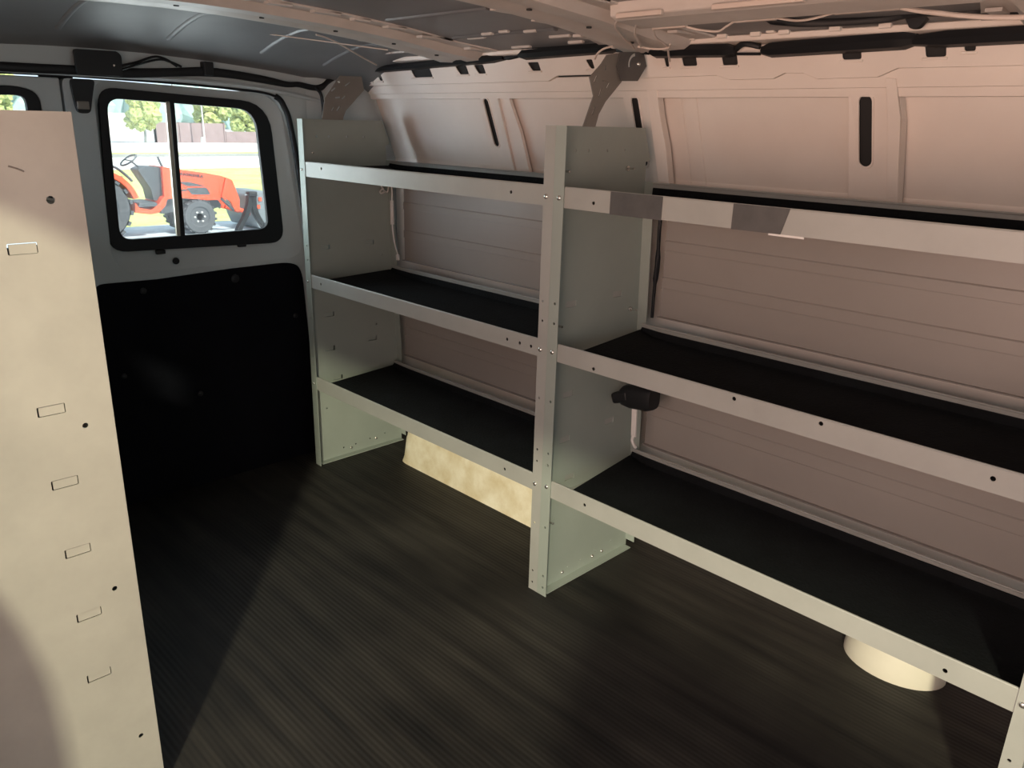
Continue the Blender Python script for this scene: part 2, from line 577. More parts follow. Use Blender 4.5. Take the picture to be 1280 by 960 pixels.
# rolled header above the doors
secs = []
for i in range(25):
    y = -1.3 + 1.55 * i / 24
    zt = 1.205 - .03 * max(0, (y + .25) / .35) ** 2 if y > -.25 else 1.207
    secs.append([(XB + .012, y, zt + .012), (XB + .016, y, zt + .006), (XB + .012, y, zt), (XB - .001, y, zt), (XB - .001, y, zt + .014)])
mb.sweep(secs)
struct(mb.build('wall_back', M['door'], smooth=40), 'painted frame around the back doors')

# rear corner pillar, bulging between the doors and the side wall
mb = MB()
secs = []
for i in range(15):
    z = 1.262 * i / 14
    secs.append([(XB + .001, .09, z), (XB + .012, .12, z), (XB + .022, .20, z), (XB + .022, .28, z), (XB + .015, min(.36, wy(z)), z), (XB - .002, min(.39, wy(z, .02)), z), (XB - .02, .2, z)])
mb.sweep(secs)
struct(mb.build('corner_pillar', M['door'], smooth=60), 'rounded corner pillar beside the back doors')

# --- back doors
WX = XB - .028
GL = round_poly([(-.492, 1.158), (-.075, 1.142), (-.056, .788), (-.503, .786)], [.035, .06, .035, .035], 6)
OUT = round_poly([(-.510, 1.186), (-.028, 1.163), (-.004, .740), (-.536, .754)], [.045, .09, .05, .05], 6)
PRESS = round_poly([(-.525, 1.201), (.005, 1.188), (.060, .690), (-.535, .690)], [.04, .08, .06, .08], 6)
door = [(-.596, -.015), (.080, -.015), (.066, .60), (.056, .82), (.029, 1.07), (.010, 1.142), (-.034, 1.180), (-.2, 1.194), (-.46, 1.202), (-.596, 1.202)]
mb = MB()
mb.plate(round_poly(door, .015, 3), [PRESS], lambda a, b, d: (XB - .012 - d, a, b), .03)
# pressed recess: a sloping rim from the pressing to the window opening
n = len(PRESS)
OUTm = OUT
mb.sweep([[(XB - .012, *p) for p in PRESS], [(XB - .020, p[0] * .55 + q[0] * .45, p[1] * .55 + q[1] * .45) for p, q in zip(PRESS, OUTm)], [(XB - .026, *q) for q in OUTm], [(XB - .045, *q) for q in OUTm], [(XB - .045, *p) for p in PRESS]] , closed=True, caps=False)
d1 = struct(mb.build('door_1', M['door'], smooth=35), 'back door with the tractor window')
lowp = round_poly([(-.592, .672), (-.42, .668), (-.196, .676), (.012, .677), (.046, .650), (.056, .45), (.078, -.01), (-.592, -.01)], [.03, 0, .0, .05, .05, 0, .01, .01], 5)
bp = MB().plate(lowp, [], lambda a, b, d: (XB - .012 + d, a, b), .006).build('lower_trim_panel', M['doorpanel'], d1, bevel=.002)
for (y, z, r) in ((-.186, .645, .013), (-.463, .640, .009), (.012, .498, .008), (-.33, .30, .008), (-.545, .40, .008)):
    MB().lathe([(r, 0), (r, .003), (r * .6, .005), (r * .2, .0055)], lambda a, b, h, y=y, z=z: (XB - .006 + h, y + a, z + b), 14).build('trim_clip', M['plastic'], bp, smooth=40)
MB().lathe([(.010, 0), (.010, .002), (.007, .003)], lambda a, b, h: (XB - .0125 + h, -.359 + a, .715 + b), 14).build('drain_plug', M['rubber'], d1)
for (y, z) in ((-.398, .752), (-.150, .752)):
    MB().box(XB - .024, XB - .012, y - .013, y + .013, z - .014, z - .002).build('retaining_clip', M['plastic'], d1, bevel=.002)
mb = MB().plate(round_poly([(-.580, 1.202), (-.520, 1.202), (-.534, 1.150), (-.541, 1.118), (-.572, 1.118), (-.577, 1.150)], .012, 4), [], lambda a, b, d: (XB - .012 + d, a, b), .012)
lt = mb.build('latch_housing', M['plastic'], d1, bevel=.002)
MB().box(XB - .002, XB + .004, -.572, -.543, 1.128, 1.148).build('latch_tongue', M['bracket'], lt, bevel=.002)

w1 = thing('window_1', 'rear door window looking out on a red tractor', 'window', (XB - .03, -.28, .95))
w1['kind'] = 'structure'
MB().plate(OUT, [GL], lambda a, b, d: (XB - .016 - d, a, b), .014).build('rubber_frame', M['rubber'], w1, bevel=.003)
MB().plate(GL, [], lambda a, b, d: (XB - .026 - d, a, b), .003).build('glass', M['glass'], w1)
MB().box(-.004, .004, -.010, .001, .785, 1.158, Matrix.Translation((XB - .020, -.376, 0)) @ Matrix.Rotation(-.022, 4, 'X') @ Matrix.Translation((0, .022, 0))).build('mullion', M['alu'], w1, bevel=.001)
MB().box(-.004, .004, .0, .012, .785, 1.158, Matrix.Translation((XB - .019, -.374, 0)) @ Matrix.Rotation(-.022, 4, 'X') @ Matrix.Translation((0, .022, 0))).build('mullion_seal', M['rubber'], w1, bevel=.001)

PR2 = [(2 * -.5985 - a, b) for a, b in PRESS]
OU2 = round_poly([(-.651, 1.163), (-.695, 1.178), (-1.16, 1.168), (-1.19, .75), (-.66, .754)], [.03, .03, .09, .05, .05], 6)
GL2 = round_poly([(-.684, 1.150), (-.70, 1.157), (-1.12, 1.142), (-1.14, .79), (-.69, .786)], [.02, .02, .06, .035, .035], 6)
dr2 = [(2 * -.5985 - a, b) for a, b in door]
mb = MB()
mb.plate(dr2[::-1], [OU2], lambda a, b, d: (XB - .014 - d, a, b), .03)
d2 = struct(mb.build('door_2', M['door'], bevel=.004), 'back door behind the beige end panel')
MB().plate(round_poly([(-.605, .672), (-1.24, .676), (-1.26, -.01), (-.605, -.01)], .03, 5), [], lambda a, b, d: (XB - .014 + d, a, b), .006).build('lower_trim_panel', M['doorpanel'], d2)
w2 = thing('window_2', 'rear window half hidden behind the beige end panel', 'window', (XB - .03, -.92, .95))
w2['kind'] = 'structure'
MB().plate(OU2, [GL2], lambda a, b, d: (XB - .012 - d, a, b), .018).build('rubber_frame', M['rubber'], w2, bevel=.003)
MB().plate(GL2, [], lambda a, b, d: (XB - .026 - d, a, b), .003).build('glass', M['glass'], w2)

struct(MB().box(XB - .046, XB - .043, -.64, -.56, -.02, 1.21).build('trim_6', M['rubber']), 'dark overlap strip behind the joint of the back doors')
# door weather strip
sp = spline([(XB + .004, a, b) for a, b in ((.086, .02), (.078, .50), (.070, .72), (.048, .96), (.032, 1.08), (.014, 1.148), (-.03, 1.186), (-.2, 1.199), (-.46, 1.206), (-.75, 1.206), (-1.10, 1.19))], 6)
struct(MB().tube(sp[:36], .009, 8).build('trim_4', M['rubber'], smooth=60), 'black rubber weather strip beside the back door')
struct(MB().tube(sp[35:], .0035, 6).build('trim_5', M['rubber'], smooth=60), 'thin dark seal above the back doors')

# --- black harness along the back header
mb = MB()
pts = [(-1.25, 1.218, .022), (-.74, 1.219, .022), (-.58, 1.221, .022), (-.44, 1.222, .024), (-.33, 1.230, .022), (-.242, 1.237, .024), (-.16, 1.236, .022), (-.05, 1.226, .020), (.02, 1.217, .016), (.06, 1.219, .015), (.11, 1.212, .016), (.14, 1.216, .02), (.165, 1.236, .02), (.20, 1.25, .016)]
sp = spline([(XB + .02, p[0], p[1]) for p in pts], 5)
hw = spline([(p[2], 0, 0) for p in pts], 5)
mb.sweep([[(XB + .004, p.y, p.z - h.x / 2), (XB + .018, p.y, p.z - h.x / 2), (XB + .022, p.y, p.z - h.x / 4), (XB + .022, p.y, p.z + h.x / 4), (XB + .018, p.y, p.z + h.x / 2), (XB + .004, p.y, p.z + h.x / 2)] for p, h in zip(sp, hw)])
hn = tag(mb.build('wiring_harness', M['plastic'], smooth=50), 'black wiring harness running along the header above the back doors', 'wiring harness')
MB().box(XB + .002, XB + .030, -.240, -.212, 1.228, 1.264).build('harness_clip', M['plastic'], hn, bevel=.003)
MB().tube(spline([(XB + .02, .112, 1.214), (XB + .025, .128, 1.195), (XB + .025, .134, 1.16), (XB + .025, .135, 1.10), (XB + .03, .135, 1.0)], 5), .005, 6).build('branch_wire', M['plastic'], hn, smooth=60)
bx = thing('brake_light_housing', 'black rectangular lamp housing on the header above the latch', 'lamp housing', (XB, -.52, 1.23))
MB().plate(round_poly([(-.572, 1.212), (-.462, 1.212), (-.460, 1.262), (-.470, 1.272), (-.572, 1.270)], .006, 3), [], lambda a, b, d: (XB + .0235 + d, a, b), .012).build('housing', M['plastic'], bx, bevel=.003)
MB().lathe([(.0025, 0), (.0025, .002)], lambda a, b, h: (XB + .036 + h, -.482 + a, 1.237 + b), 8).build('screw', M['zinc'], bx)
for k, (dy, dz) in enumerate(((0, 0), (.012, -.006))):
    MB().tube(spline([(XB + .031, -.462, 1.238 - .01 * k), (XB + .031, -.42, 1.25 + dz), (XB + .030, -.375 + dy, 1.266 + dz), (XB + .030, -.345 + dy, 1.262 + dz), (XB + .027, -.315 + dy, 1.246)], 6), .0032, 6).build('lamp_wire', M['plastic'], bx, smooth=60)


# --- black foam strips over the header
def foam(x0, x1, zb, zt, label, depth=.045, jag=None):
    mb = MB()
    secs = []
    N = 14
    for i in range(N + 1):
        t = i / N
        x = x0 + (x1 - x0) * t
        b = zb[0] + (zb[1] - zb[0]) * t; tp = zt[0] + (zt[1] - zt[0]) * t
        e = min(1, min(t, 1 - t) * 12 + .55)
        c = (b + tp) / 2; h = (tp - b) / 2 * e
        y0 = wy(c, -.018)
        secs.append([(x, y0, c - h), (x, y0 - depth * .35 * e, c - h * .75), (x, y0 - depth * .5 * e, c), (x, y0 - depth * .4 * e, c + h * .8), (x, y0 - .004, c + h), (x, y0 + .012, c + h * .9), (x, y0 + .012, c - h * .9)])
    mb.sweep(secs)
    if jag:
        for (a, b, z) in jag:
            mb.box(a, b, wy(z, -.022), wy(z, -.012), z - .007, z + .012)
    return tag(mb.build('foam_strip', M['plastic'], smooth=35), label, 'padding strip', 'black padding strips along the roof rail')


foam(-.09, .585, (1.260, 1.274), (1.279, 1.297), 'long black padding strip over the header at the rear corner')
foam(.645, .965, (1.276, 1.281), (1.304, 1.306), 'black padding strip left of the hexagonal bracket head')
foam(1.055, 1.265, (1.267, 1.262), (1.296, 1.288), 'short black padding strip right of the hexagonal bracket head')
foam(1.325, 1.62, (1.258, 1.262), (1.286, 1.294), 'black padding strip above the tall slotted wall pillar')
foam(1.60, 2.60, (1.262, 1.268), (1.290, 1.298), 'black padding strip running out at the upper right of the picture')
for pts, r_, lb in (([(.588, .268, 1.285), (.61, .262, 1.284), (.642, .266, 1.289)], .006, 'thin black tube joining the padding strips left of the bracket'),
                    ([(.968, .262, 1.292), (1.0, .258, 1.290), (1.052, .262, 1.284)], .0115, 'black tube passing over the hexagonal bracket head'),
                    ([(1.268, .270, 1.268), (1.29, .268, 1.267), (1.322, .270, 1.266)], .003, 'thin lower cable between the padding strips right of the bracket'),
                    ([(1.268, .266, 1.277), (1.29, .258, 1.285), (1.322, .266, 1.279)], .006, 'arched upper cable between the padding strips right of the bracket')):
    tag(MB().tube(spline(pts, 5), r_, 6).build('connecting_tube', M['plastic'], smooth=60), lb, 'tube', 'black tubes along the roof rail')
# black hanging clip near the third bow
mb = MB()
mb.plate(round_poly([(1.60, 1.322), (1.655, 1.325), (1.648, 1.306), (1.636, 1.290), (1.622, 1.290), (1.615, 1.303)], .005, 3), [], lambda a, b, d: (a, .235 - d, b), .016)
tag(mb.build('grab_handle_clip', M['plastic'], bevel=.002), 'black wedge-shaped clip hanging from the roof rail at upper right', 'clip')
mb = MB()
mb.tube(spline([(1.38, .12, 1.318), (1.41, .14, 1.309), (1.47, .18, 1.305), (1.58, .20, 1.306), (1.64, .20, 1.312), (1.75, .21, 1.306), (1.85, .22, 1.296), (2.0, .22, 1.294)], 6), [.004] * 6 + [.008] * 37, 6)
tag(mb.build('wiring_loom', M['plastic'], smooth=60), 'black taped wiring loom under the roof at upper right', 'wiring loom')


# ------------------------------------------------------------------ shelving
H = 1.12
LIPS = [(.954, .996), (.6135, .653), (.2737, .315)]
TY = .318


def yb(z):                       # rear edge of an end panel
    T = [(0, .360), (.86, .328), (1.0, .320), (1.04, .318), (1.045, .334), (1.12, .305)]
    for (a, ya), (b, y2) in zip(T, T[1:]):
        if a <= z <= b: return ya + (y2 - ya) * (z - a) / (b - a)
    return .36


def end_panel(parent, x, face, flange, m, holes_at=(), slots=(), name='end_panel', mirror=None, fl_holes=True, backfl=True):
    """web at x, visible face towards +x; flange: +1 folds towards +x, -1 towards -x"""
    mb = MB()
    outer = [(0, 0), (0, H), (.305, H), (.334, 1.047), (.317, 1.043), (.320, 1.0), (.328, .86), (.360, 0)]
    fy = (lambda y: y) if mirror is None else (lambda y: mirror - y)
    hl = [circ(y, z, r, 9) for y, z, r in holes_at]
    hl += [rrect(y, z, .036, .015, .002) for y, z in slots]
    mb.plate(outer, hl, lambda a, b, d: (x + d, fy(a), b), .002 * -flange)
    if mirror is None:
        fh = [circ(x + flange * .016, z, .0032, 8) for z in (.745, .70, .515, .385, .355, .19, .055, .022)] if fl_holes else []
        mb.plate([(x, 0), (x + flange * .0275, 0), (x + flange * .0275, H), (x, H)], fh, lambda a, b, d: (a, d, b), .002)
    else:
        mb.box(min(x, x + flange * .0275), max(x, x + flange * .0275), fy(0) - .001, fy(0) + .001, 0, H)
    if backfl:
        xa, xb = sorted((x, x + flange * .028))
        mb.plate([(xa, .02), (xb, .02), (xb, .998), (xa, .998)], [], lambda a, b, d: (a, fy(yb(b) - d), b), .002)
    # foot flange
    xa, xb = sorted((x, x + flange * .022))
    ya, y2 = sorted((fy(.012), fy(.352)))
    mb.box(xa, xb, ya, y2, .001, .004)
    # pressed-in slot tongues
    for y, z in slots:
        mb.box(*sorted((x - (.0075 if mirror is None else .0035), x - (.0050 if mirror is None else .0010))), *sorted((fy(y - .0172), fy(y + .0152))), z - .0073, z + .0058)
    return mb.build(name, m, parent)


def tray(parent, xa, xb, z0, z1, m, mirror=None, holes_at=(), curl=False, curl_r=False):
    """front lip, pan and rear lip; the lip leans a touch so that its hem catches light"""
    fy = (lambda y: y) if mirror is None else (lambda y: mirror - y)
    mb = MB()
    t = .002
    mb.plate([(xa, z0), (xb, z0), (xb, z1), (xa, z1)], [circ(x, z, .0042, 9) for x, z in holes_at], lambda a, b, d: (a, fy(.0025 + d), b), t)
    zf = z0 + .004
    mb.box(xa, xb, *sorted((fy(.003), fy(TY))), zf - t, zf)
    mb.box(xa, xb, *sorted((fy(TY - t), fy(TY))), zf, z1 + .001)
    # rolled hems
    for y in (.0055, TY - .003):
        mb.tube([(xa, fy(y), z1), (xb, fy(y), z1)], .0026, 6)
    o = mb.build('shelf_tray', m, parent, smooth=40)
    # mat lying in the tray, turned up at the back and at one end
    prof = [(.006, zf + .001), (.30, zf + .001), (.311, zf + .006), (TY - .0045, z1 - .010)]
    top = [(p[0], p[1] + .003) for p in prof[:2]] + [(.308, zf + .009), (TY - .0085, z1 - .010)]
    N = 24
    secs = []
    rnd = random.Random(int(z0 * 1000))
    for i in range(N + 1):
        tt = i / N
        x0c = xa + (.05 if curl else .004)
        x = x0c + (xb - .004 - x0c) * (tt ** 1.6 if curl else tt)
        up = 0
        if curl: up = .022 * max(0, 1 - (x - x0c) / .10) ** 2
        sec = []
        for k, (y, z) in enumerate(prof + top[::-1]):
            wob = .004 * math.sin(9 * y + 3) * (1 if curl else 0) * max(0, 1 - (x - xa) / .15)
            skew = -.045 * (y / .30) * max(0, 1 - (x - x0c) / .2) if curl else 0
            sec.append((x + skew, fy(y), z + up * (1 if y < .305 else .2) + wob))
        secs.append(sec)
    MB().sweep(secs).build('shelf_mat', M['mat'], o, smooth=50)
    return o


def bolt(parent, p, axis, r=.0058, L=.0045):
    fn = {'-y': lambda a, b, h: (p[0] + a, p[1] - h, p[2] + b), '+x': lambda a, b, h: (p[0] + h, p[1] + a, p[2] + b), '+y': lambda a, b, h: (p[0] + a, p[1] + h, p[2] + b)}[axis]
    return MB().lathe([(r, 0), (r, L * .4), (r * .75, L * .8), (r * .3, L)], fn, 10).build('bolt', M['zinc'], parent, smooth=50)


def back_panel(parent, xa, xb, z0, z1, beads):
    prof = [(.362, z0)]
    for (a, b) in beads:             # each bead: (lower edge, upper edge)
        prof += [(.362, a - .002), (.3595, a), (.3595, b), (.362, b + .003)]
    prof += [(.362, z1)]
    mb = MB()
    back = [(y + .0012, z) for y, z in prof]
    mb.sweep([[(x, y, z) for y, z in prof + back[::-1]] for x in (xa, xb)])
    for (a, b) in beads:             # open joint under each bead
        mb.box(xa, xb, .3590, .3606, a - .0022, a - .0004)
    # folded hem along the bottom edge
    mb.box(xa, xb, .351, .363, z0, z0 + .002)
    return mb.build('back_panel', M['back'], parent)


PANEL_HOLES = [(.062, 1.070, .004), (.105, 1.070, .0035), (.170, 1.070, .0035), (.233, 1.070, .0035), (.11, .03, .003), (.16, .03, .003), (.22, .035, .003), (.285, .04, .003), (.05, .19, .003), (.26, .452, .0035), (.29, .69, .003)]
PANEL_SLOTS = [(.073, .732), (.243, .734), (.078, .512), (.244, .403), (.075, .397), (.1, .29)]

uA = thing('shelf_unit', 'left steel shelf unit, next to the black back door, wheel arch under it', 'shelf unit', (-.022, 0, 0), 'steel shelving units in the van')
end_panel(uA, -.022, 1, 1, M['panel'], PANEL_HOLES, PANEL_SLOTS)
end_panel(uA, 1.0232, 1, -1, M['steel'], (), (), backfl=False)
HA = [[(.095, .982), (.893, .975)], [(.06, .634), (.892, .632), (.935, .632), (.972, .632)], [(.895, .294)]]
for i, (z0, z1) in enumerate(LIPS):
    tray(uA, .004, 1.0, z0, z1, M['steel'], holes_at=HA[i], curl=True)
for z in (.974, .632, .294):
    bolt(uA, (1.005, 0, z), '-y')
    bolt(uA, (-.010, 0, z), '-y', .004)
for (y, z) in ((.14, .022), (.245, .03)):
    bolt(uA, (-.022, y, z), '+x', .005)
bolt(uA, (-.022, .045, 1.022), '+x', .0045)
back_panel(uA, .012, .985, .668, .965, [(.748, .768), (.842, .862)])
back_panel(uA, .012, .985, .330, .625, [(.405, .432)])

uB = thing('shelf_unit', 'right steel shelf unit with two dark tape patches on its top shelf', 'shelf unit', (1.0275, 0, 0), 'steel shelving units in the van')
end_panel(uB, 1.0275, 1, 1, M['panel'], PANEL_HOLES, PANEL_SLOTS)
end_panel(uB, 2.064, 1, -1, M['steel'], (), (), backfl=False)
HB = [[(1.135, .971)], [(1.162, .622), (1.501, .645), (1.669, .645), (1.937, .636)], [(1.160, .295), (1.934, .291)]]
for i, (z0, z1) in enumerate(LIPS):
    tr = tray(uB, 1.0552, 2.037, z0, z1, M['steel'], holes_at=HB[i], curl=(i > 0))
    if i == 0:
        for xa, xb, zz in ((1.180, 1.305, 0), (1.456, 1.562, .001)):
            tp = MB().plate([(xa, z0 - .001), (xb - .012 * (xa > 1.4), z0 - .001 + zz), (xb, z1 + .0015), (xa, z1 + .0015)], [], lambda a, b, d: (a, .0005 + d, b), .0016).build('tape_patch', M['tape'], tr)
            tp['label'] = 'dark grey tape patch wrapped on the shelf lip'
        MB().box(1.528, 1.592, .002, .0035, z0 - .0035, z0 + .0).build('white_tag', M['white'], tr)
for z in (.974, .634, .300):
    bolt(uB, (1.043, 0, z), '-y')
    bolt(uB, (2.046, 0, z - .005), '-y')
for (y, z) in ((.09, .022), (.25, .022), (.21, .022)):
    bolt(uB, (1.0275, y, z), '+x', .005)
back_panel(uB, 1.073, 2.05, .668, .965, [(.743, .768), (.836, .858)])
back_panel(uB, 1.060, 2.05, .318, .625, [(.405, .434)])


MB().tube(spline([(1.059, .350, .665), (1.059, .350, .75), (1.062, .350, .80), (1.060, .349, .88), (1.060, .349, .955)], 4), [.004] * 5 + [.0065] * 5 + [.0045] * 7, 6).build('gap_shade_tube', M['rubber'], uB, smooth=60)  # black tube put in to paint the dark gap beside the back panel


def panel_stud(parent, y, z, L=.022):
    mb = MB().tube([(1.0275, y, z), (1.0275 + L, y, z)], .0026, 6)
    mb.lathe([(.006, 0), (.006, .004)], lambda a, b, h: (1.0285 + h, y + a, z + b), 8)
    return mb.build('stud', M['zinc'], parent, smooth=40)


for (y, z) in ((.022, 1.028), (.245, 1.03), (.022, .69), (.295, .69), (.022, .195)):
    panel_stud(uB, y, z)

# opposite unit: only its beige end panel shows
YM = -.918
uC = thing('shelf_unit', 'shelf unit on the near side, its beige end panel fills the left edge', 'shelf unit', (1.0, YM, 0), 'steel shelving units in the van')
MIR = YM
CH = [(.040, 1.008, .0055), (.040, .687, .0042), (.034, .411, .0042), (.028, .122, .0042), (.2, .687, .004), (.2, .41, .004)]
CS = [(.082, .947), (.080, .72), (.078, .607), (.076, .494), (.075, .382), (.075, .27), (.245, .947), (.245, .72), (.245, .494)]
end_panel(uC, 1.0, 1, -1, M['cream'], CH, CS, mirror=MIR, backfl=True)
end_panel(uC, -.02, 1, 1, M['panel'], (), (), mirror=MIR, backfl=True)
for z0, z1 in LIPS:
    tray(uC, .01, .97, z0, z1, M['steel'], mirror=MIR)


for pts in ([(-1.001, 1.052), (-.992, 1.049), (-.984, 1.045)], [(-1.029, 1.025), (-1.028, 1.017), (-1.023, 1.004)]):
    MB().tube(spline([(1.0020, a, b) for a, b in pts], 4), .0012, 6).build('scuff_mark', M['bracket'], uC)

# --- wall brackets from the end panels up to the roof header
def wall_bracket(x, pts, holes, label, crease=.17):
    mb = MB()
    mb.plate(pts, holes, lambda a, b, d: (x - max(0, a - crease) * .04 + d, a, b), .003)
    o = tag(mb.build('wall_bracket', M['bracket']), label, 'bracket', 'brackets holding the shelving to the roof header')
    return o


def rr(y, z, L, wd, ang): return rrect(y, z, L, wd, wd / 2, math.radians(ang), 4)


arc = []
for k in range(9):
    a = math.radians(100 + 100 * k / 8); arc.append((.240 + .030 * math.cos(a), 1.253 + .024 * math.sin(a)))
arc += [(.240 + .022 * math.cos(math.radians(200 - 100 * k / 8)), 1.253 + .017 * math.sin(math.radians(200 - 100 * k / 8))) for k in range(9)]
b2 = wall_bracket(1.032, [(.075, 1.119), (.115, 1.119), (.124, 1.145), (.145, 1.172), (.196, 1.214), (.205, 1.224), (.205, 1.274), (.176, 1.272), (.141, 1.266), (.124, 1.247), (.088, 1.218), (.104, 1.182)],
                  [rr(.107, 1.216, .018, .004, 60), rr(.150, 1.205, .016, .004, 55), rr(.106, 1.152, .02, .0035, 62), rr(.125, 1.190, .02, .004, 65), rr(.137, 1.240, .010, .004, 90),
                   circ(.132, 1.213, .002, 6), circ(.139, 1.213, .002, 6), circ(.146, 1.213, .002, 6)],
                  'dark steel bracket with hexagonal head above the middle uprights')
hp = MB().plate([(.190, 1.216), (.248, 1.219), (.277, 1.252), (.262, 1.280), (.180, 1.274), (.172, 1.245)], [arc], lambda a, b, d: (1.036 + d, a, b), .003).build('shaded_head_plate', M['tape'], b2)  # bracket head in a darker colour, painting the shade of its turned plane
hp['label'] = 'hexagonal head with a curved slot, darkened for its shaded plane'
bolt(hp, (1.039, .244, 1.254), '+x', .005, .006)
b1 = wall_bracket(.020, [(.057, 1.119), (.130, 1.119), (.132, 1.128), (.142, 1.147), (.211, 1.208), (.204, 1.247), (.125, 1.245), (.108, 1.225), (.070, 1.180)],
                  [rr(.10, 1.205, .018, .005, 35), rr(.115, 1.183, .02, .005, 5), rr(.135, 1.184, .016, .004, 40), rr(.095, 1.15, .014, .004, 55), rr(.115, 1.152, .018, .005, 50), rr(.15, 1.222, .02, .004, 30)],
                  'dark steel bracket above the left end panel in the rear corner', .15)
bolt(b1, (.016, .120, 1.228), '+x', .007, .008)

# ------------------------------------------------------------------ things on the floor and wall
# wheel arch under the left unit
mb = MB()
base = round_poly([(.105, .40), (.135, .242), (.165, .228), (.90, .228), (.96, .26), (.96, .40)], [0, .05, .03, .03, .03, 0], 5)
secs = []
for z, k in ((0, 1.0), (.02, .985), (.09, .965), (.095, .960), (.18, .93), (.235, .89), (.25, .82)):
    cx, cy = .53, .42
    secs.append([(cx + (a - cx) * k, cy + (b - cy) * (1 - (1 - k) * 1.5), z) for a, b in base])
mb.sweep(secs)
for k in range(7):          # faint pressed ribs
    x = .20 + .018 * k + (.0 if k < 2 else .1)
    mb.box(x, x + .006, .236, .25, .12, .19)
o = mb.build('wheel_arch', M['arch'], smooth=45)
tag(o, 'cream white wheel arch box under the left shelf unit', 'wheel arch')
# rounded housing under the right unit
mb = MB()
secs = []
for z, k in ((0, 1.0), (.012, 1.0), (.03, .97), (.06, .90), (.09, .80), (.115, .62), (.13, .3)):
    secs.append([(1.752 + .108 * k * math.cos(t), .398 + .084 * k * math.sin(t), z) for t in [PI + PI * i / 24 for i in range(25)]] + [(1.752 + .108 * k, .40, z), (1.752 - .108 * k, .40, z)])
mb.sweep(secs)
tag(mb.build('filler_neck_cover', mat('ivory_white_cover', (0.74, 0.71, 0.60), 0.4, var=.06, scale=10), smooth=50), 'rounded cream white cover on the floor under the right shelf unit', 'cover')

# black buckle housing with a white strap hanging under the middle shelf
rt = thing('belt_retractor', 'black plastic housing with white strap below the middle shelf of the right unit', 'belt retractor', (1.08, .262, .48))
mb = MB()
secs = []
for x, q in ((1.048, .5), (1.060, .85), (1.085, 1.0), (1.115, 1.0), (1.138, 1.0), (1.148, .9)):
    zc_ = .478 + .012 * (x - 1.05) / .1
    secs.append([(x, .262 + .026 * q * math.copysign(abs(math.cos(t)) ** .6, math.cos(t)), zc_ + .031 * q * math.copysign(abs(math.sin(t)) ** .6, math.sin(t))) for t in [2 * PI * k / 16 for k in range(16)]])
mb.sweep(secs).build('housing', M['plastic'], rt, smooth=40)
MB().box(1.034, 1.085, .236, .266, .462, .490, Matrix.Translation((1.06, .25, .475)) @ Matrix.Rotation(-.35, 4, 'Y') @ Matrix.Translation((-1.06, -.25, -.475))).build('latch_tab', M['plastic'], rt, bevel=.006)
mb = MB()
mb.sweep([[(1.087 + d, .256, z), (1.101 + d, .256, z), (1.101 + d, .260, z), (1.087 + d, .260, z)] for z, d in ((.452, 0), (.42, .002), (.39, .003), (.378, .004))])
mb.tube(spline([(1.098, .258, .382), (1.096, .256, .368), (1.104, .254, .357), (1.112, .252, .353)], 5), .004, 6)
mb.build('strap', M['white'], rt, smooth=40)

# white cord hanging in the left unit
cd_ = thing('hanging_cord', 'white cord with inline connector hanging behind the top shelf of the left unit', 'cord', (.02, .30, .8))
MB().tube(spline([(-.012, .285, .925), (-.010, .295, .905), (.005, .30, .898), (.015, .30, .915), (.028, .30, .925), (.032, .30, .90), (.030, .30, .87), (.030, .30, .80), (.034, .30, .76), (.046, .30, .72), (.056, .30, .70), (.056, .30, .685)], 5), .0022, 6).build('wire', M['white'], cd_, smooth=60)
MB().tube([(.030, .30, .872), (.030, .30, .795)], .006, 8).build('connector', M['white'], cd_, smooth=40)
MB().tube([(.056, .30, .698), (.057, .30, .680)], .006, 8).build('end_plug', M['white'], cd_, smooth=40)
MB().tube(spline([(.0, .29, .91), (-.012, .285, .900), (-.008, .285, .893), (.004, .29, .899)], 5), .003, 6).build('tied_loop', M['white'], cd_, smooth=60)

# white conduits and wires under the roof
def conduit(x0, y0, z0, x1, y1, z1, label):
    mb = MB().box(x0, x1, min(y0, y1) - .004, max(y0, y1) + .004, min(z0, z1) - .005, max(z0, z1) + .003)
    return tag(mb.build('wire_conduit', M['wire'], bevel=.002), label, 'conduit', 'pale wire conduits clipped under the roof')


conduit(1.20, .073, 1.304, 1.275, .076, 1.305, 'pale conduit on the stringer edge nearest the second roof bow')
conduit(1.375, .073, 1.305, 1.455, .076, 1.306, 'pale conduit on the stringer edge, second from the second roof bow')
conduit(1.555, .073, 1.306, 1.66, .076, 1.307, 'pale conduit on the stringer edge nearest the third roof bow')
conduit(1.20, -.040, 1.312, 1.30, -.036, 1.313, 'pale conduit on the inner stringer edge beside the second roof bow')
conduit(1.40, -.040, 1.312, 1.56, -.036, 1.313, 'pale conduit on the inner stringer edge further from the second roof bow')


def wire(pts, label, r=.0022):
    return tag(MB().tube(spline(pts, 6), r, 6).build('roof_wire', M['wire'], smooth=60), label, 'wire', 'pale wires under the roof')


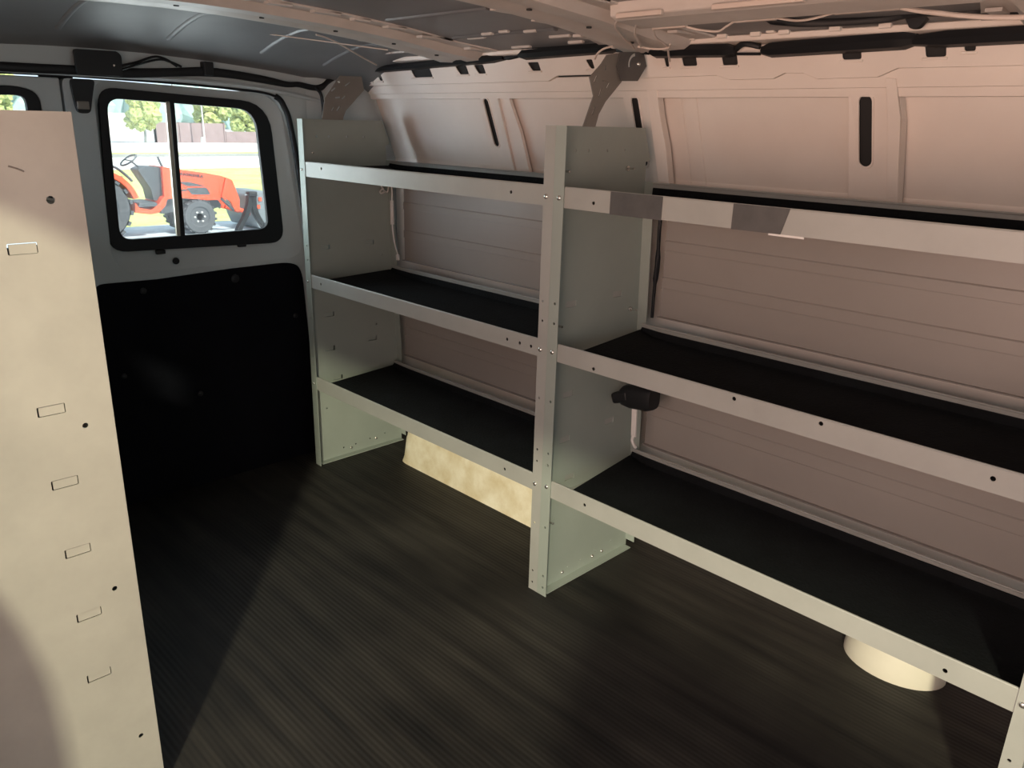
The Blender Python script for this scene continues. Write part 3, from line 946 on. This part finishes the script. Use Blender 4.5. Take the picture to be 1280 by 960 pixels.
wire([(1.275, .074, 1.300), (1.30, .082, 1.294), (1.335, .086, 1.290), (1.355, .08, 1.296), (1.375, .074, 1.303)], 'pale wire sagging between the first two conduits')
wire([(1.455, .074, 1.303), (1.49, .076, 1.297), (1.52, .076, 1.298), (1.555, .074, 1.304)], 'pale wire sagging between the second and third conduits')
wire([(1.20, -.03, 1.312), (1.15, .02, 1.302), (1.11, .10, 1.290), (1.09, .15, 1.284), (1.075, .18, 1.279)], 'pale wire looping from the inner conduit over the second roof bow')
wire([(1.20, .02, 1.305), (1.16, .07, 1.292), (1.12, .14, 1.282), (1.10, .17, 1.281)], 'second pale wire looping over the second roof bow')
wire([(1.03, .165, 1.285), (1.01, .158, 1.280), (1.0, .150, 1.270), (1.0, .142, 1.258)], 'pale wire dropping beside the hexagonal bracket head')
wire([(1.10, .16, 1.280), (1.14, .17, 1.275), (1.17, .17, 1.276), (1.18, .16, 1.281)], 'small pale wire loop beside the second roof bow')
wire([(1.20, .073, 1.301), (1.175, .12, 1.290), (1.165, .17, 1.279), (1.13, .23, 1.266), (1.12, .25, 1.258)], 'pale wire passing down over the padding right of the bracket')
wire([(1.66, .073, 1.304), (1.70, .09, 1.296), (1.78, .12, 1.287), (1.90, .14, 1.285), (2.10, .15, 1.288)], 'thick pale wire at the upper right, before the third roof bow', .004)
wire([(.27, -.10, 1.325), (.24, -.03, 1.318), (.17, .10, 1.292), (.12, .19, 1.276)], 'thin pale wire hanging behind the rearmost roof bow')
wire([(.08, -.18, 1.335), (.20, -.04, 1.318), (.33, .08, 1.300)], 'thin pale wire lying across the roof skin by the rearmost bow', .0016)

# ------------------------------------------------------------------ outside: the lot behind the van
M['asphalt'] = mat('pale_asphalt', (0.62, 0.64, 0.66), 0.8, var=0.10, scale=1.5)
M['pavement'] = mat('reddish_pavement', (0.46, 0.30, 0.24), 0.85, var=0.10, scale=2)
M['road'] = mat('sunbleached_road', (0.80, 0.80, 0.78), 0.8, var=0.05, scale=.3, stretch=(1, .1, 1))
M['grass'] = mat('yellow_green_grass', (0.60, 0.62, 0.22), 0.9, var=0.45, scale=.9, col2=(0.34, 0.42, 0.14))
M['kerb'] = mat('grey_kerb', (0.30, 0.31, 0.30), 0.8)
M['red'] = mat('orange_red_tractor_paint', (0.85, 0.10, 0.035), 0.35)
M['tyre'] = mat('grey_black_tyre', (0.10, 0.105, 0.115), 0.8, var=0.3, scale=20)
M['tdark'] = mat('dark_tractor_metal', (0.07, 0.08, 0.09), 0.5)
M['grey'] = mat('grey_bucket_steel', (0.20, 0.23, 0.25), 0.5, var=0.2, scale=8)
M['brick'] = mat('mauve_brick_wall', (0.34, 0.25, 0.25), 0.9, var=0.2, scale=2.5)
M['leafy'] = mat('yellow_green_foliage', (0.52, 0.52, 0.20), 0.9, var=0.5, scale=1.6, col2=(0.20, 0.30, 0.13))
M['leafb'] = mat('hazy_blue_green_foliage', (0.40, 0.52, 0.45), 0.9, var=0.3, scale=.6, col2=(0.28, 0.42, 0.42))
M['house'] = mat('white_siding', (0.85, 0.84, 0.82), 0.7)
GZ = -0.65
struct(MB().box(-200, 60, -70, 160, GZ - .3, GZ - .02).build('ground', M['asphalt']), 'pale asphalt ground around the van')
struct(MB().box(-8, 14, -16, -1.75, GZ - .02, GZ).build('pavement', M['pavement']), 'reddish pavement beside the van')
tag(MB().box(-26.4, -11.6, -12, 60, GZ - .02, GZ).build('grass', M['grass']), 'yellow green grass strip behind the red tractor', 'grass', kind='stuff')
tag(MB().box(-38.2, -34.6, -20, 90, GZ - .02, GZ + .06).build('grass', M['grass']), 'grass median between the two pale carriageways', 'grass', kind='stuff')
struct(MB().box(-34.5, -26.5, -20, 90, GZ - .02, GZ + .01).build('road', M['road']), 'near pale carriageway')
struct(MB().box(-53.5, -38.3, -20, 120, GZ - .02, GZ + .01).build('road', M['road']), 'far pale carriageway')
struct(MB().box(-34.6, -34.4, -20, 90, GZ - .02, GZ + .14).build('kerb', M['kerb']), 'kerb along the grass median')

# red tractor, side on
TX = -10.25
tr = thing('tractor', 'orange red compact tractor seen through the rear door window', 'tractor', (TX - .4, 3.6, GZ))
hood = round_poly([(3.55, .385), (3.70, .352), (4.22, .275), (4.48, .225), (4.60, .165), (4.635, -.08), (4.40, -.139), (4.20, -.14), (3.742, -.08), (3.533, -.103)], [.01, .02, .1, .08, .05, .06, .02, .02, .02, .02], 4)
ho = MB().plate(hood, [], lambda a, b, d: (TX - .02 - d, a, b), .52).build('hood', M['red'], tr, bevel=.03)
for pl in (round_poly([(3.76, .155), (3.93, .150), (4.19, .078), (3.90, .085)], .012, 3), round_poly([(3.88, .060), (4.20, .055), (4.26, -.055), (3.96, -.045)], .02, 3), [(3.70, .035), (3.88, .040), (3.90, .015), (3.70, .008)]):
    MB().plate(pl, [], lambda a, b, d: (TX - .012 - d, a, b), .02).build('hood_vent', M['tdark'], ho)
fc = bpy.data.curves.new('hood_lettering', 'FONT')
fc.body = 'MAHINDRA'
fc.size = .072
fc.space_character = 1.22
fc.extrude = .012
fo = bpy.data.objects.new('tmp', fc)
C.objects.link(fo)
bpy.context.view_layer.update()
me = bpy.data.meshes.new_from_object(fo.evaluated_get(bpy.context.evaluated_depsgraph_get()))
bpy.data.objects.remove(fo)
me.name = 'hood_lettering'
lo = bpy.data.objects.new('hood_lettering', me)
C.objects.link(lo)
me.materials.append(M['tdark'])
me.transform(Matrix.Translation((TX - .012, 3.735, .262)) @ Matrix.Rotation(-.14, 4, 'X') @ Matrix(((0, 0, 1, 0), (1, 0, 0, 0), (0, 1, 0, 0), (0, 0, 0, 1))))
lo.parent = ho
lo.matrix_parent_inverse = (Matrix.Translation(tr.location)).inverted() if False else Matrix.Translation(tr.location).inverted() @ Matrix.Identity(4) if False else Matrix.Identity(4)
# the hood's own mesh is already in world space through its inverse, so the lettering shares it
lo.matrix_parent_inverse = Matrix.Identity(4)


def wheel(name, y, r, xn, wd, hub):
    z = GZ + r
    mb = MB().lathe([(r * .55, .02), (r * .62, 0), (r * .92, 0), (r, wd * .2), (r, wd * .8), (r * .92, wd), (r * .55, wd)], lambda a, b, h: (xn - h, y + a, z + b), 32)
    for k in range(18):
        a = 2 * PI * k / 18
        mt = Matrix.Translation((xn - wd / 2, y, z)) @ Matrix.Rotation(a, 4, 'X')
        mb.box(-wd / 2, wd / 2, -r * .07, r * .07, r * .97, r * 1.05, mt)
    o = mb.build(name, M['tyre'], tr, smooth=30)
    MB().lathe([(r * .56, .03), (r * .5, .05), (r * .22, .05), (r * .2, .02), (.0, .02)][:4] + [(.001, .02)], lambda a, b, h: (xn - h, y + a, z + b), 24).build('rim', M['grey'] if hub else M['tyre'], o, smooth=40)
    for k in range(6):
        a = 2 * PI * k / 6
        MB().lathe([(.014, 0), (.014, .02), (.006, .024)], lambda p, q, h, a=a: (xn - .03 + h, y + r * .3 * math.cos(a) + p, z + r * .3 * math.sin(a) + q), 8).build('wheel_nut', M['white'], o)
    return o


wheel('front_wheel', 4.045, .262, TX + .02, .20, False)
wheel('front_wheel', 4.045, .262, TX - .58, .20, False)
wheel('rear_wheel', 2.56, .46, TX + .05, .30, False)
wheel('rear_wheel', 2.56, .46, TX - .62, .30, False)
fen = []
for k in range(13):
    a = math.radians(160 - 145 * k / 12)
    fen.append((2.60 + .56 * math.cos(a), -.20 + .56 * math.sin(a)))
fen2 = [(2.60 + (p[0] - 2.60) * .86, -.20 + (p[1] + .20) * .86) for p in fen]
for xo in (.05, -.62):
    MB().plate(fen + fen2[::-1], [], lambda a, b, d, xo=xo: (TX + xo - d, a, b), .30).build('fender', M['red'], tr, bevel=.01)
MB().plate(round_poly([(3.08, -.12), (3.12, -.20), (3.30, -.24), (3.42, -.16), (3.50, -.05), (3.56, -.05), (3.52, -.18), (3.40, -.29), (3.28, -.305), (3.06, -.27)], .02, 3), [], lambda a, b, d: (TX + .04 - d, a, b), .60).build('floor_step', M['red'], tr)
MB().plate([(3.12, -.19), (3.42, -.19), (3.38, -.13), (3.14, -.13)], [], lambda a, b, d: (TX + .03 - d, a, b), .56).build('floor_mat', M['tdark'], tr)
MB().plate(round_poly([(3.22, .34), (3.34, .39), (3.55, .37), (3.55, -.10), (3.40, -.12), (3.38, .05)], .03, 3), [], lambda a, b, d: (TX - .10 - d, a, b), .34).build('dashboard', M['tdark'], tr, bevel=.02)
mb = MB()
mb.tube([(TX - .27, 3.30, .36), (TX - .27, 3.19, .46)], .016, 6)
ring = [Vector((TX - .27, 3.16, .47)) + Vector((.17 * math.cos(a), .10 * math.sin(a), .075 * math.sin(a))) for a in [2 * PI * k / 20 for k in range(21)]]
mb.tube(ring, .014, 6)
mb.tube([ring[0], (TX - .27, 3.19, .46), ring[10]], .010, 6)
mb.build('steering_wheel', M['tdark'], tr, smooth=50)
mb = MB()
mb.tube([(TX - .1, 3.60, .34), (TX - .1, 3.56, .43), (TX - .1, 3.53, .52)], .018, 6)
mb.build('hand_rail', M['tdark'], tr, smooth=50)
mb = MB()
mb.tube(spline([(TX - .05, 2.80, .42), (TX - .05, 2.92, .36), (TX - .05, 3.05, .24), (TX - .05, 3.10, .18)], 4), .02, 6)
mb.build('fender_rail', M['tdark'], tr, smooth=50)
MB().plate(round_poly([(2.55, .46), (2.62, .20), (3.02, .17), (3.02, .25), (2.72, .28), (2.64, .62), (2.56, .64)], .04, 3), [], lambda a, b, d: (TX - .16 - d, a, b), .40).build('seat', M['tdark'], tr, bevel=.03)
MB().plate(round_poly([(3.50, -.06), (4.40, -.12), (4.48, -.25), (4.30, -.30), (3.95, -.27), (3.50, -.33)], .03, 3), [], lambda a, b, d: (TX - .12 - d, a, b), .30).build('chassis', M['tdark'], tr, bevel=.02)
for xo in (.0, -.50):
    MB().plate(round_poly([(4.52, .21), (4.62, .16), (4.72, -.14), (4.70, -.34), (4.63, -.33), (4.56, -.16), (4.42, -.10)], .03, 3), [], lambda a, b, d, xo=xo: (TX + xo + .02 - d, a, b), .07).build('loader_arm', M['red'], tr, bevel=.01)
    MB().tube([(TX + xo - .01, 4.42, -.12), (TX + xo - .01, 4.62, -.32)], .022, 8).build('loader_cylinder', M['tdark'], tr, smooth=50)
MB().plate(round_poly([(4.92, -.10), (5.02, -.03), (5.35, -.06), (5.40, -.62), (4.98, -.62), (4.90, -.42)], .04, 3), [], lambda a, b, d: (TX + .1 - d, a, b), 1.0).build('loader_bucket', M['grey'], tr, bevel=.03)
for dz in (0, .12, .24):
    MB().box(TX + .08, TX + .12, 4.93 + dz * .3, 4.98 + dz * .3, -.42 + dz, -.36 + dz).build('bucket_brace', M['red'], tr)
for xo in (-.05, -.45):
    MB().tube([(TX + xo, 4.68, -.30), (TX + xo, 4.96, -.40)], .035, 8).build('loader_link', M['red'], tr, smooth=50)
# trim wheel seen at the window corner
mb = MB().lathe([(.07, 0), (.15, -.02), (.17, .03), (.17, .08), (.15, .12), (.07, .11)], lambda a, b, h: (-9.7 - h, 5.28 + a, GZ + .17 + b), 24)
tag(mb.build('implement_wheel', M['tyre'], smooth=40), 'small wheel in the lower right corner of the window view', 'wheel')
# black bent drawbar, two legs joined at the top
df = thing('hitch_frame', 'black A-shaped hitch frame standing in front of the tractor nose', 'hitch frame', (-9.6, 4.6, GZ))
for s, ptsx in ((-1, [(4.64, -.02), (4.62, -.16), (4.54, -.35), (4.43, -.52), (4.38, -.64)]), (1, [(4.69, -.02), (4.69, -.24), (4.75, -.40), (4.84, -.54), (4.90, -.645)])):
    sp = spline([(-9.7, *p) for p in ptsx], 5)
    mb = MB().sweep([[(-9.66, p.y - .042, p.z), (-9.66, p.y + .042, p.z), (-9.76, p.y + .042, p.z), (-9.76, p.y - .042, p.z)] for p in sp])
    mb.build('hitch_leg', M['plastic'], df, smooth=40, bevel=.006)
MB().box(-9.78, -9.64, 4.60, 4.74, -.06, .02).build('hitch_head', M['plastic'], df, bevel=.02)
MB().tube([(-9.71, 4.55, -.03), (-9.71, 4.79, -.03)], .012, 8).build('hitch_pin', M['grey'], df)
tag(MB().box(-11.6, -9.0, 1.0, 7.5, GZ - .02, GZ).build('parking_pad', mat('pale_blue_concrete', (0.60, 0.68, 0.74), 0.5, var=.25, scale=3)), 'pale bluish concrete pad under the tractor', 'pad', kind='structure')

# brick wall and pole across the road
WXX = -55.0
bm_ = MB().box(WXX - .4, WXX, 20.7, 25.6, GZ - .02, .66)
for k in range(4):
    bm_.box(WXX - .45, WXX + .05, 20.7 + 1.6 * k, 20.8 + 1.6 * k, GZ - .02, .70)
struct(bm_.build('boundary_wall', M['brick']), 'mauve brick wall across the road')
struct(MB().box(WXX - .4, WXX, 25.65, 36, GZ - .02, .12).build('boundary_wall', M['brick']), 'lower stretch of brick wall under the trees')
mb = MB().tube([(WXX + 1.0, 23.6, GZ), (WXX + 1.0, 23.55, 3.2)], .05, 6)
mb.box(WXX + .9, WXX + 1.1, 23.35, 23.6, GZ, GZ + .4)
tag(mb.build('lamp_post', M['white'], smooth=50), 'thin pale lamp post in front of the brick wall', 'lamp post')
mb = MB().tube([(WXX + .5, 21.9, GZ), (WXX + .5, 21.9, 4.0)], .04, 6)
tag(mb.build('utility_pole', M['kerb'], smooth=50), 'grey utility pole at the middle of the brick wall', 'pole')


def tree(x, y, h, r, m, label, seed, z0=GZ):
    rnd = random.Random(seed)
    root = thing('tree', label, 'tree', (x, y, z0), 'trees across the road')
    bm = bmesh.new()
    for k in range(26):
        s = r * rnd.uniform(.28, .5)
        a = rnd.uniform(0, 2 * PI); q = r * .75 * math.sqrt(rnd.random())
        c = Vector((x + q * math.cos(a), y + q * math.sin(a), z0 + h * rnd.uniform(.28, .92)))
        g = bmesh.ops.create_icosphere(bm, subdivisions=3, radius=s, matrix=Matrix.Translation(c))
        for v in g['verts']:
            v.co += (v.co - c) * rnd.uniform(-.28, .28)
    me = bpy.data.meshes.new('foliage'); bm.to_mesh(me); bm.free()
    me.materials.append(m)
    o = bpy.data.objects.new('foliage', me); C.objects.link(o); o.parent = root
    o.matrix_parent_inverse = Matrix.Translation(root.location).inverted()
    MB().tube([(x, y, z0), (x, y + .05, z0 + h * .5)], [r * .1, r * .06], 8).build('trunk', M['kerb'], root)


tree(-54.5, 19.75, 3.2, 1.0, M['leafy'], 'yellow green tree left of the brick wall', 3)
tree(-57.5, 25.8, 3.0, 1.2, M['leafy'], 'tree behind the right end of the brick wall', 4)
tree(-60.5, 30.0, 3.4, 1.4, M['leafy'], 'tree second to the right behind the lower brick wall', 5)
tree(-57.0, 32.4, 2.8, 1.4, M['leafy'], 'tree at the far right of the window view', 6)
tree(-58.0, 7.5, 4.4, 2.0, M['leafy'], 'tree seen through the left rear window', 8)
tree(-57.0, 11.5, 4.0, 1.7, M['leafy'], 'tree left of the white house', 9)
struct(MB().box(-72, -66, 12, 24.0, GZ - .02, 1.2).build('backdrop_house', M['house']), 'long white house left of the tree')
rnd = random.Random(11)
bm = bmesh.new()
for k in range(70):
    y = -5 + 90 * k / 69 + rnd.uniform(-1, 1)
    c = Vector((-122 + rnd.uniform(-3, 3), y, rnd.uniform(.5, 3.2)))
    bmesh.ops.create_icosphere(bm, subdivisions=2, radius=rnd.uniform(1.6, 3.0), matrix=Matrix.Translation(c))
for v in bm.verts: v.co += Vector((rnd.uniform(-.3, .3), rnd.uniform(-.3, .3), rnd.uniform(-.3, .3)))
me = bpy.data.meshes.new('treeline'); bm.to_mesh(me); bm.free(); me.materials.append(M['leafb'])
o = bpy.data.objects.new('treeline', me); C.objects.link(o)
tag(o, 'hazy blue green line of distant woods on the horizon', 'woods', kind='stuff')
